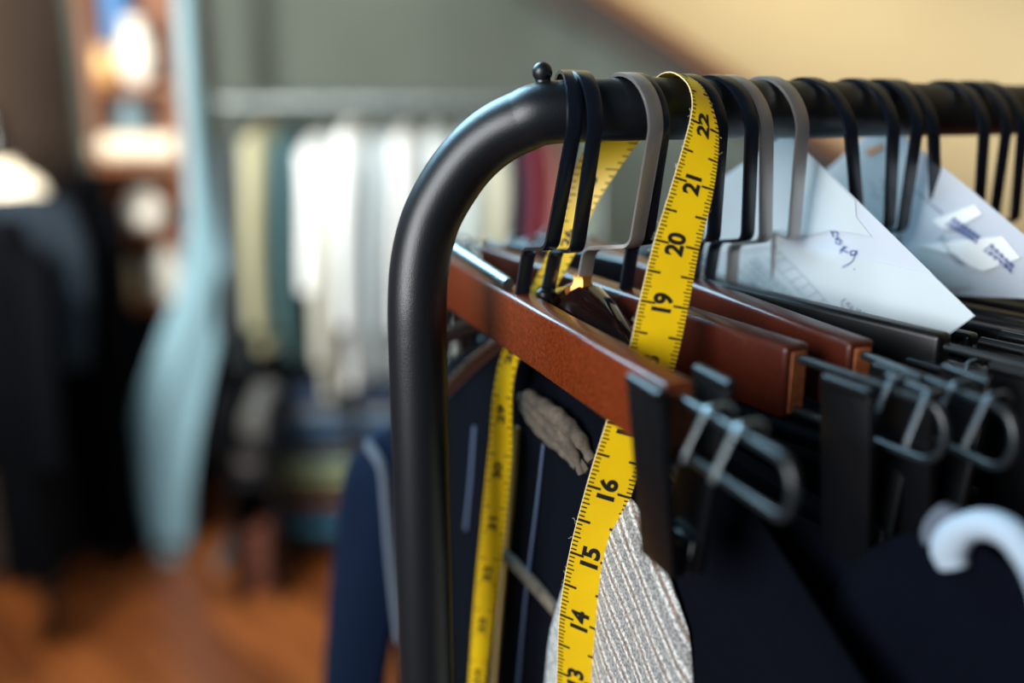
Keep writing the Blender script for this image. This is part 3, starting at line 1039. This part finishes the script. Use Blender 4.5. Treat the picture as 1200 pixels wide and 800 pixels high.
# x0, x1, top y, bottom y, colour, label
far_clothes = [
    (262, 290, 152, 420, (58, 66, 70), 'dark grey garment, first at the left end of the far rail', 'jacket'),
    (280, 324, 148, 400, (150, 148, 120), 'olive cream garment between grey and teal ones on the far rail', 'shirt'),
    (320, 350, 150, 408, (52, 84, 90), 'teal garment left of the white shirts on the far rail', 'shirt'),
    (347, 386, 162, 334, (222, 226, 226), 'short white shirt beside the teal garment on the far rail', 'shirt'),
    (360, 400, 190, 452, (176, 176, 164), 'long off-white shirt with its hem lowest, behind the short white one', 'shirt'),
    (386, 428, 146, 440, (216, 220, 219), 'bright white shirt, second of the white row from the teal garment', 'shirt'),
    (426, 462, 152, 430, (158, 168, 172), 'pale grey-white shirt left of the black post on the far rail', 'shirt'),
    (452, 492, 150, 425, (206, 208, 206), 'white shirt seen beside and behind the black post', 'shirt'),
    (492, 530, 150, 425, (190, 196, 196), 'white shirt behind the rounded corner of the black rack', 'shirt'),
    (528, 566, 152, 425, (184, 194, 192), 'pale white shirt seen just inside the rounded corner', 'shirt'),
    (562, 598, 152, 430, (172, 170, 152), 'pale beige shirt seen inside the corner, next to the navy one', 'shirt'),
    (596, 616, 152, 430, (28, 30, 52), 'navy garment between the beige and the crimson ones', 'jacket'),
    (612, 642, 152, 440, (84, 4, 24), 'crimson garment on the far rail seen beneath the bar', 'shirt'),
    (640, 664, 152, 440, (116, 76, 66), 'salmon brown garment right of the crimson one on the far rail', 'shirt'),
    (664, 694, 152, 450, (72, 80, 68), 'dark olive garment at the right end of the far rail', 'jacket'),
]
rg = random.Random(11)
for i, (x0, x1, y0, y1, c, lb, kind_) in enumerate(far_clothes):
    f = FR - 0.02 + (0.015 if i % 2 else -0.015)
    cx = (x0 + x1) / 2
    p0, p1 = far(cx, y0, f - 0.1), far(cx, y1, f - 0.1)
    w = (far(x1, 130, f) - far(x0, 130, f)).length / 2 * 0.80
    rr_ = (p0 - room(0, 0, 0)).dot(RGT)
    base = room(rr_, f, 0)
    zt, zb = min(p0.z, zr - 0.03), p1.z
    t = thing('hanging_' + kind_, lb, kind_, base + UP * zb, 'clothes on the far rail')
    m = mat('far_cloth', c, 0.92)
    ph = rg.uniform(0, 6)
    rows = []
    for j in range(25):
        u = j / 24
        z = zt + (zb - zt) * u
        sh = min(1, (u / 0.10)) ** 0.6 if u < 0.1 else 1
        hw_ = w * (0.35 + 0.65 * sh) * (1 + 0.10 * math.sin(9 * u + ph))
        hd = 0.21 * (0.45 + 0.55 * min(1, u / 0.07) ** 0.5) * (1 + 0.05 * u)
        rows.append([base + UP * z + RGT * (hw_ * math.cos(a) * (1 + 0.22 * math.sin(5 * a + ph + 2 * u))) + FWD * (hd * math.sin(a)) for a in [2 * PI * q / 26 for q in range(26)]])
    mb = MB()
    vs = mb.quad_strip_grid(rows, close_v=True)
    mb.cap(list(reversed(vs[0]))); mb.cap(vs[-1])
    mb.build('body', m, t)
    # sleeve on the near side
    P = [base + UP * (zt - 0.04) - FWD * 0.17, base + UP * (zt - 0.14) - FWD * 0.235 + RGT * 0.01, base + UP * (zt - 0.32) - FWD * 0.255, base + UP * max(zt - 0.56, zb + 0.02) - FWD * 0.25 - RGT * 0.008]
    MB().tube([V(q) for q in spline([tuple(q) for q in P], 5)], [min(w * .8, 0.05) * (1 - 0.3 * q / 15) for q in range(16)], 14).build('sleeve', m, t)
    # wire hook of the hanger
    hk = thing('coat_hanger', 'hanger carrying the ' + lb, 'hanger', base + UP * (zt - 0.02), 'hangers on the far rail')
    P = [base + UP * (zr - 0.01) + FWD * 0.024]
    for q in range(9):
        a = PI * q / 8
        P.append(base + UP * (zr + 0.004 + 0.024 * math.sin(a)) + FWD * 0.024 * math.cos(a))
    P += [base + UP * (zr - 0.03) - FWD * 0.01, base + UP * (zt + 0.0)]
    MB().tube(P, 0.003, 8).build('hook', M['greymetal'], hk)
    MB().tube([base + UP * (zt - 0.05) - FWD * 0.16, base + UP * (zt - 0.012), base + UP * (zt - 0.05) + FWD * 0.16], 0.008, 8).build('arm', M['wood'], hk)

# ------------------------------------------------------------------ low open shelf with folded clothes under the rail
FS = 2.92
a0, a1 = far(322, 620, FS), far(520, 620, FS)
ra, rb = (a0 - room(0, 0, 0)).dot(RGT), (a1 - room(0, 0, 0)).dot(RGT)
sh = thing('low_shelf', 'low dark shelf unit under the far rail, stacked with folded clothes', 'shelf', room((ra + rb) / 2, FS + 0.15, 0))
ztop = 0.42
for z in (0.08, 0.25, ztop):
    MB().rbox(room((ra + rb) / 2, FS + 0.16, z), RGT, FWD, UP, (rb - ra) / 2, 0.16, 0.012, 0.003, 2).build('shelf_board', M['beamwood'], sh)
for r_ in (ra, rb):
    MB().rbox(room(r_, FS + 0.16, ztop / 2 + 0.01), RGT, FWD, UP, 0.012, 0.16, ztop / 2 + 0.01, 0.003, 2).build('side_panel', M['beamwood'], sh)
fold = [((38, 92, 128), 'blue'), ((118, 120, 86), 'olive'), ((98, 66, 40), 'brown'), ((40, 104, 128), 'teal')]
zs = {0.094: (('teal', (44, 106, 130)), ('navy', (24, 40, 70)), ('brown', (96, 64, 42))), 0.264: (('olive', (126, 128, 92)), ('sage green', (110, 122, 100)), ('slate', (54, 66, 80))), 0.434: (('dark blue', (26, 70, 104)), ('grey', (92, 96, 98)), ('ink blue', (20, 36, 60)))}
for z0, lst in zs.items():
    for q, (nm, c) in enumerate(lst):
        for side_ in range(2):
            r_ = ra + (rb - ra) * (0.27 + 0.46 * side_)
            z = z0 + q * 0.043
            o = MB()
            o.rbox(room(r_, FS + 0.14, z + 0.0212), RGT, FWD, UP, (rb - ra) * 0.2, 0.13, 0.021, 0.015, 3)
            o.rbox(room(r_ + 0.003, FS + 0.128, z + 0.0208), RGT, FWD, UP, (rb - ra) * 0.196, 0.128, 0.011, 0.009, 3)
            ob = o.build('folded_garment', mat('folded_' + nm.replace(' ', '_'), c, 0.95))
            tag(ob, '%s folded garment, %s of the %s pile, %s of the low shelf' % (nm, ['bottom', 'middle', 'top'][q], ['left', 'right'][side_], {0.094: 'bottom board', 0.264: 'middle board', 0.434: 'top'}[z0]), 'folded clothes', 'folded clothes on the low shelf')

# dark coats hanging left of the low shelf and beneath the shirts
def dark_coat(label, x0, x1, y0, y1, f, c, name='coat'):
    p = far((x0 + x1) / 2, y0, f)
    q = far((x0 + x1) / 2, y1, f)
    w = (far(x1, y0, f) - far(x0, y0, f)).length / 2
    rr_ = (p - room(0, 0, 0)).dot(RGT)
    base = room(rr_, f, 0)
    t = thing(name, label, name.replace('_', ' '), base + UP * max(q.z, 0.02))
    m = mat('coat_cloth', c, 0.95, spec=0.04)
    rows = []
    for j in range(21):
        u = j / 20
        z = p.z + (max(q.z, 0.02) - p.z) * u
        k = 0.3 + 0.7 * min(1, u / 0.12) ** 0.5
        rows.append([base + UP * z + RGT * (w * k * math.cos(a) * (1 + .07 * math.sin(4 * a + 5 * u))) + FWD * (0.11 * (0.5 + .5 * k) * math.sin(a) * (1 + .2 * math.sin(7 * a + 3 * u))) for a in [2 * PI * s / 32 for s in range(32)]])
    mb = MB()
    vs = mb.quad_strip_grid(rows, close_v=True)
    mb.cap(list(reversed(vs[0]))); mb.cap(vs[-1])
    mb.build('body', m, t)
    for s in (-1, 1):
        P = [base + UP * (p.z - 0.09) + RGT * s * w * 0.75, base + UP * (p.z - 0.3) + RGT * s * w * 1.02 - FWD * 0.03, base + UP * (p.z - 0.6) + RGT * s * w * 1.08 - FWD * 0.06]
        MB().tube([V(e) for e in spline([tuple(e) for e in P], 5)], [0.055 - 0.002 * e for e in range(11)], 14).build('sleeve', m, t)
    MB().tube([base + UP * (p.z - 0.012) + RGT * 0.05 * math.cos(e) + FWD * 0.04 * math.sin(e) for e in [2 * PI * s / 16 for s in range(17)]], 0.022, 10).build('collar', m, t)
    return t


dark_coat('long black coat hanging between the pale blue cloth and the low shelf', 246, 322, 300, 622, 3.07, (5, 6, 9))
dark_coat('black coat hanging under the wooden wall shelf, left of the pale blue cloth', 128, 190, 372, 618, 3.12, (5, 6, 9))
dark_coat('black coat just right of the dress form', 82, 122, 205, 628, 2.98, (5, 6, 9))
dark_coat('black coat cut by the left picture edge, in front of the dress form', -46, 34, 262, 660, 2.42, (5, 6, 9))
dark_coat('dark slate coat at the left, directly behind the dress form', 20, 84, 230, 636, 3.1, (5, 6, 9))
box = MB()
b0 = far(303, 628, 2.8)
box.rbox(V((b0.x, b0.y, 0.10)), RGT, FWD, UP, 0.046, 0.07, 0.10, 0.006, 2)
box.rbox(V((b0.x, b0.y, 0.19)), RGT, FWD, UP, 0.05, 0.074, 0.016, 0.006, 2)
tag(box.build('storage_box', mat('red_brown_board', (88, 44, 28), 0.7)), 'red-brown lidded box on the floor under the small black shoe rack', 'box')
for q, (x, y) in enumerate(((306, 492), (300, 530))):
    p = far(x, y, 2.8)
    tb = thing('shoe', ['grey shoe on the small rack left of the folded clothes, upper one', 'grey shoe on the small rack left of the folded clothes, lower one'][q], 'shoe', p)
    mb = MB()
    P = [(-0.10, 0.012, 0.032), (-0.05, 0.02, 0.04), (0.0, 0.022, 0.042), (0.06, 0.042, 0.046), (0.10, 0.052, 0.04), (0.12, 0.05, 0.02)]
    mb.tube([p - FWD * (-x_) + UP * z_ for x_, z_, r_ in P], [r_ for _, _, r_ in P], 16)
    mb.build('upper', mat('grey_leather', (84, 84, 82), 0.35), tb)
    MB().rbox(p - UP * 0.026 + FWD * 0.01, FWD, RGT, UP, 0.115, 0.036, 0.008, 0.006, 2).build('sole', M['plastic'], tb)
st_ = thing('shoe_rack', 'small black shoe rack left of the folded clothes', 'shoe rack', far(303, 560, 2.8))
for q, (x, y) in enumerate(((306, 492), (300, 530))):
    p = far(x, y, 2.8)
    MB().rbox(p - UP * 0.044, FWD, RGT, UP, 0.13, 0.054, 0.009, 0.003, 2).build('shelf_board', M['plastic'], st_)
for s in (-1, 1):
    p = far(303, 510, 2.8)
    MB().rbox(V((p.x, p.y, 0.31)) + RGT * s * 0.061 + FWD * .0, FWD, RGT, UP, 0.13, 0.007, 0.31, 0.003, 2).build('side_panel', M['plastic'], st_)

# ------------------------------------------------------------------ wall shelf with jars
FW = 3.24
ws = thing('wall_shelf', 'tall narrow brown wooden shelf on the far wall holding bright jars', 'shelf', room(-1.15, FW + 0.15, 0.9))
r0, r1 = (far(104, 97, FW) - room(0, 0, 0)).dot(RGT), (far(206, 97, FW) - room(0, 0, 0)).dot(RGT)
boards = [far(150, y, FW).z for y in (100, 190, 276, 357)]
for q, z in enumerate(boards):
    MB().rbox(room((r0 + r1) / 2, FW + 0.14, z - 0.012), RGT, FWD, UP, (r1 - r0) / 2, 0.14, 0.014, 0.003, 2).build('shelf_board', M['shelfwood'], ws)
zt_, zb_ = far(150, -60, FW).z, boards[-1]
for r_ in (r0, r1):
    MB().rbox(room(r_, FW + 0.14, (zt_ + zb_) / 2 - 0.012), RGT, FWD, UP, 0.013, 0.14, (zt_ - zb_) / 2 + 0.014, 0.003, 2).build('side_panel', M['shelfwood'], ws)
MB().rbox(room((r0 + r1) / 2, FW + 0.285, (zt_ + zb_) / 2), RGT, FWD, UP, (r1 - r0) / 2, 0.006, (zt_ - zb_) / 2, 0.002, 1).build('back_panel', M['shelfwood'], ws)


def jar(label, x, yb, w_, h_, m, name='jar', prof=None):
    k = FW / 1250
    p = far(x, yb, FW + 0.08)
    p = V((p.x, p.y, min(boards, key=lambda b: abs(b - p.z)) + 0.003))
    W, H = w_ * k / 2, h_ * k
    t = thing(name, label, name.replace('_', ' '), p)
    MB().lathe(p, prof(W, H) if prof else [(W * .8, 0), (W, H * .06), (W, H * .7), (W * .85, H * .8), (W * .55, H * .86), (W * .55, H * .9)], 24).build('body', m, t)
    MB().lathe(p + UP * H * .88, [(W * .6, 0), (W * .62, H * .02), (W * .62, H * .1), (W * .3, H * .14)], 20).build('lid', M['greymetal'] if m is M['amber'] else m, t)
    return t


round_ = lambda W, H: [(W * .5, 0), (W * .85, H * .12), (W, H * .4), (W * .9, H * .65), (W * .55, H * .84), (W * .4, H * .9)]
jar('round amber glass jar on the uppermost shelf board in view', 123, 98, 40, 50, M['amber'], prof=round_)
jar('large white jar on the uppermost shelf board, right of the amber one', 163, 98, 46, 76, M['glassy'], prof=round_)
jar('wide white jar with a narrow neck on the third shelf board', 172, 274, 56, 52, M['glassy'], prof=round_)
jar('cream jar on the lowest shelf board, left one', 153, 355, 36, 66, mat('cream_glaze', (190, 168, 130), 0.4), prof=None)
jar('bright white jar on the lowest shelf board, right one', 197, 355, 42, 74, M['glassy'])
p = far(130, 40, FW + 0.2)
tag(MB().rbox(V((p.x, p.y, boards[0] + 0.003 + 0.15)), RGT, FWD, UP, 0.07, 0.06, 0.15, 0.006, 2).rbox(V((p.x, p.y, boards[0] + 0.003 + 0.302)), RGT, FWD, UP, 0.072, 0.062, 0.012, 0.004, 2).build('box', M['bluebox']), 'tall blue box behind the amber jar on the wall shelf', 'box')
p = far(158, 172, FW + 0.04)
rl = thing('cloth_roll', 'long bright white roll lying across the second shelf board', 'fabric roll', V((p.x, p.y, boards[1])))
MB().tube([V((p.x, p.y, boards[1] + 0.043)) - RGT * 0.125, V((p.x, p.y, boards[1] + 0.043)) + RGT * 0.14], 0.04, 22).build('rolled_cloth', M['cream'], rl)
MB().tube([V((p.x, p.y, boards[1] + 0.043)) - RGT * 0.132, V((p.x, p.y, boards[1] + 0.043)) + RGT * 0.147], 0.017, 16).build('core_tube', M['shelfwood'], rl)
p = far(156, 150, FW + 0.2)
tag(MB().lathe(V((p.x, p.y, boards[1] + 0.003)), [(0.075, 0), (0.07, 0.02), (0.055, 0.12), (0.03, 0.2), (0.035, 0.215), (0.03, 0.21)], 24).build('vase', mat('blue_grey_glaze', (104, 132, 142), 0.4)), 'blue-grey vase behind the white roll on the second shelf board', 'vase')

# ------------------------------------------------------------------ pale blue cloth hanging beside the shelf
FC = 3.0
pc = thing('hanging_cloth', 'long pale blue cloth hanging from above beside the wall shelf, gathered near the floor', 'cloth', far(205, 650, FC))
L_ = [(203, -60, 2), (207, 20, 2), (212, 90, 2), (219, 180, 2), (221, 260, 2), (210, 330, 2), (186, 395, 2), (160, 465, 2), (154, 520, 2), (160, 580, 2), (176, 640, 2)]
R_ = [(224, -60, 2), (228, 20, 2), (233, 90, 2), (242, 180, 2), (253, 260, 2), (264, 325, 2), (256, 395, 2), (242, 465, 2), (232, 520, 2), (226, 580, 2), (224, 640, 2)]
LL, RR = spline(L_, 5), spline(R_, 5)
rows = []
for i, (a, b) in enumerate(zip(LL, RR)):
    p, q = far(a[0], a[1], FC), far(b[0], b[1], FC)
    F_, B_ = [], []
    for j in range(13):
        t = j / 12
        bulge = math.sin(PI * t) * 0.03 + 0.012 * math.sin(t * 9 + i * 0.12)
        c = p + (q - p) * t
        F_.append(c - FWD * (bulge + 0.004)); B_.append(c + FWD * (bulge * 0.6 + 0.008))
    rows.append(F_ + list(reversed(B_)))
mb = MB()
vs = mb.quad_strip_grid(rows, close_v=True)
mb.cap(list(reversed(vs[0]))); mb.cap(vs[-1])
mb.build('draped_length', M['paleblue'], pc, angle=70)
c = far(201, 646, FC - 0.03)
MB().tube([c + RGT * 0.04 * math.cos(a) + UP * 0.03 * math.sin(a) for a in [2 * PI * k / 20 for k in range(21)]], 0.016, 12).build('gathering_ring', M['greymetal'], pc)
MB().ball(c - UP * 0.03, 0.05, 18, 12, (1, 1, 0.6)).build('tied_end', mat('dull_teal_cloth', (96, 120, 124), 0.9), pc)

# ------------------------------------------------------------------ dress form at the left edge
FD = 2.72
df = thing('dress_form', 'black-capped dress form in a white shirt at the left picture edge', 'mannequin', room((far(10, 300, FD) - room(0, 0, 0)).dot(RGT), FD, 0))
db = V((df.location.x, df.location.y, 0))
zn = far(10, 172, FD).z
prof = [(0.05, -0.54), (0.13, -0.52), (0.14, -0.44), (0.115, -0.3), (0.13, -0.18), (0.13, -0.1), (0.10, -0.03), (0.055, 0.0), (0.05, 0.03)]
rows = []
for r_, z in [(e[0], e[1]) for e in spline(prof, 5)]:
    rows.append([db + UP * (zn + z - 0.06) + RGT * r_ * math.cos(a) * 1.05 + FWD * r_ * math.sin(a) * 0.72 for a in [2 * PI * q / 28 for q in range(28)]])
mb = MB()
vs = mb.quad_strip_grid(rows, close_v=True)
mb.cap(list(reversed(vs[0]))); mb.cap(vs[-1])
mb.build('bust', M['cream'], df)
MB().lathe(db + UP * (zn - 0.035), [(0.052, 0), (0.056, 0.01), (0.05, 0.03), (0.03, 0.07), (0.034, 0.09), (0.03, 0.115), (0.012, 0.125)], 22).build('neck_cap', M['plastic'], df)
rows = []
for q, (w_, dd_, z) in enumerate(((0.115, 0.095, -0.115), (0.145, 0.108, -0.14), (0.165, 0.125, -0.2), (0.155, 0.12, -0.36), (0.165, 0.13, -0.5), (0.17, 0.14, -0.6))):
    rows.append([db + UP * (zn + z) + RGT * w_ * math.cos(a) + FWD * dd_ * math.sin(a) for a in [2 * PI * k / 30 for k in range(30)]])
mb = MB()
vs = mb.quad_strip_grid(rows, close_v=True)
mb.cap(vs[-1])
mb.build('jacket', M['greyjacket'], df)
for s in (-1, 1):
    P = [db + UP * (zn - 0.15) + RGT * s * 0.125, db + UP * (zn - 0.26) + RGT * s * 0.17, db + UP * (zn - 0.42) + RGT * s * 0.18 - FWD * 0.03, db + UP * (zn - 0.58) + RGT * s * 0.175 - FWD * 0.07]
    MB().tube([V(e) for e in spline([tuple(e) for e in P], 5)], [0.05 - 0.001 * e for e in range(16)], 16).build('sleeve', M['greyjacket'], df)
MB().tube([db + UP * 0.03, db + UP * (zn - 0.6)], 0.018, 14).build('pole', M['plastic'], df)
for k in range(3):
    a = 2 * PI * k / 3 + 0.4
    MB().tube([db + UP * 0.14, db + V((math.cos(a) * 0.14, math.sin(a) * 0.14, 0.09)), db + V((math.cos(a) * 0.26, math.sin(a) * 0.26, 0.014))], [0.014, 0.013, 0.011], 12).build('foot', M['plastic'], df)

# ------------------------------------------------------------------ light
def area(name, loc, target, size, power, color, sy=None):
    l = bpy.data.lights.new(name, 'AREA')
    l.shape = 'RECTANGLE'
    l.size = size
    l.size_y = sy or size
    l.energy = power
    l.color = color
    o = bpy.data.objects.new(name, l)
    COL.objects.link(o)
    o.location = loc
    o.rotation_euler = (V(target) - V(loc)).to_track_quat('-Z', 'Y').to_euler()
    return o


area('window_light', room(-1.25, -0.75, 1.95), V((0, 0, 1.45)), 1.1, 62, (0.95, 0.98, 1.0), 1.1)
area('skylight', room(-0.95, 1.7, 2.75), V((0.0, 0, 1.5)), 1.1, 90, (0.42, 0.76, 1.0), 1.1)
area('rail_lamp', room(-0.65, 2.2, 2.5), room(-0.5, FR, 1.1), 0.4, 9, (0.94, 0.98, 1.0), 0.3)
area('shelf_fill', room(-1.15, 1.6, 1.72), room(-1.15, FW, 1.4), 0.22, 58, (1.0, 0.95, 0.86), 0.2)  # added fill light for the shelf jars, out of view
area('slope_fill', room(0.34, 2.5, 1.0), far(850, 0, 3.42), 0.15, 8, (0.97, 1.0, 0.92), 0.15)  # added light below the cream slope to brighten it, no visible lamp
area('wall_wash', room(-0.85, 3.0, 2.62), far(250, 10, FB), 0.2, 5, (0.95, 0.97, 1.0), 0.2)  # wash added to lift the upper left of the back wall
area('slope_side_fill', room(1.2, 2.0, 0.8), room(2.0, 2.6, 0.9), 0.4, 14, (0.82, 0.92, 1.0), 0.4)  # unseen fill added to whiten the lower slope
sp = bpy.data.lights.new('floor_fill_spot', 'SPOT')  # added spot for the bright patch on the floorboards
sp.energy = 60; sp.color = (1.0, 0.84, 0.64); sp.spot_size = math.radians(26); sp.spot_blend = 1.0; sp.shadow_soft_size = 0.06
so_ = bpy.data.objects.new('floor_fill_spot', sp)
COL.objects.link(so_)
so_.location = room(-0.45, 1.9, 2.6)
tgt = on(300, 690, 2, 0.0)
so_.rotation_euler = (tgt - V(so_.location)).to_track_quat('-Z', 'Y').to_euler()

w = bpy.data.worlds.new('world')
SC.world = w
w.use_nodes = True
bgd = w.node_tree.nodes['Background']
bgd.inputs['Color'].default_value = (0.45, 0.6, 0.75, 1)
bgd.inputs['Strength'].default_value = 0.06

vs_ = SC.view_settings
vs_.view_transform = 'Standard'
vs_.look = 'None'
vs_.exposure = 0.0
vs_.gamma = 1.0
vs_.use_curve_mapping = False
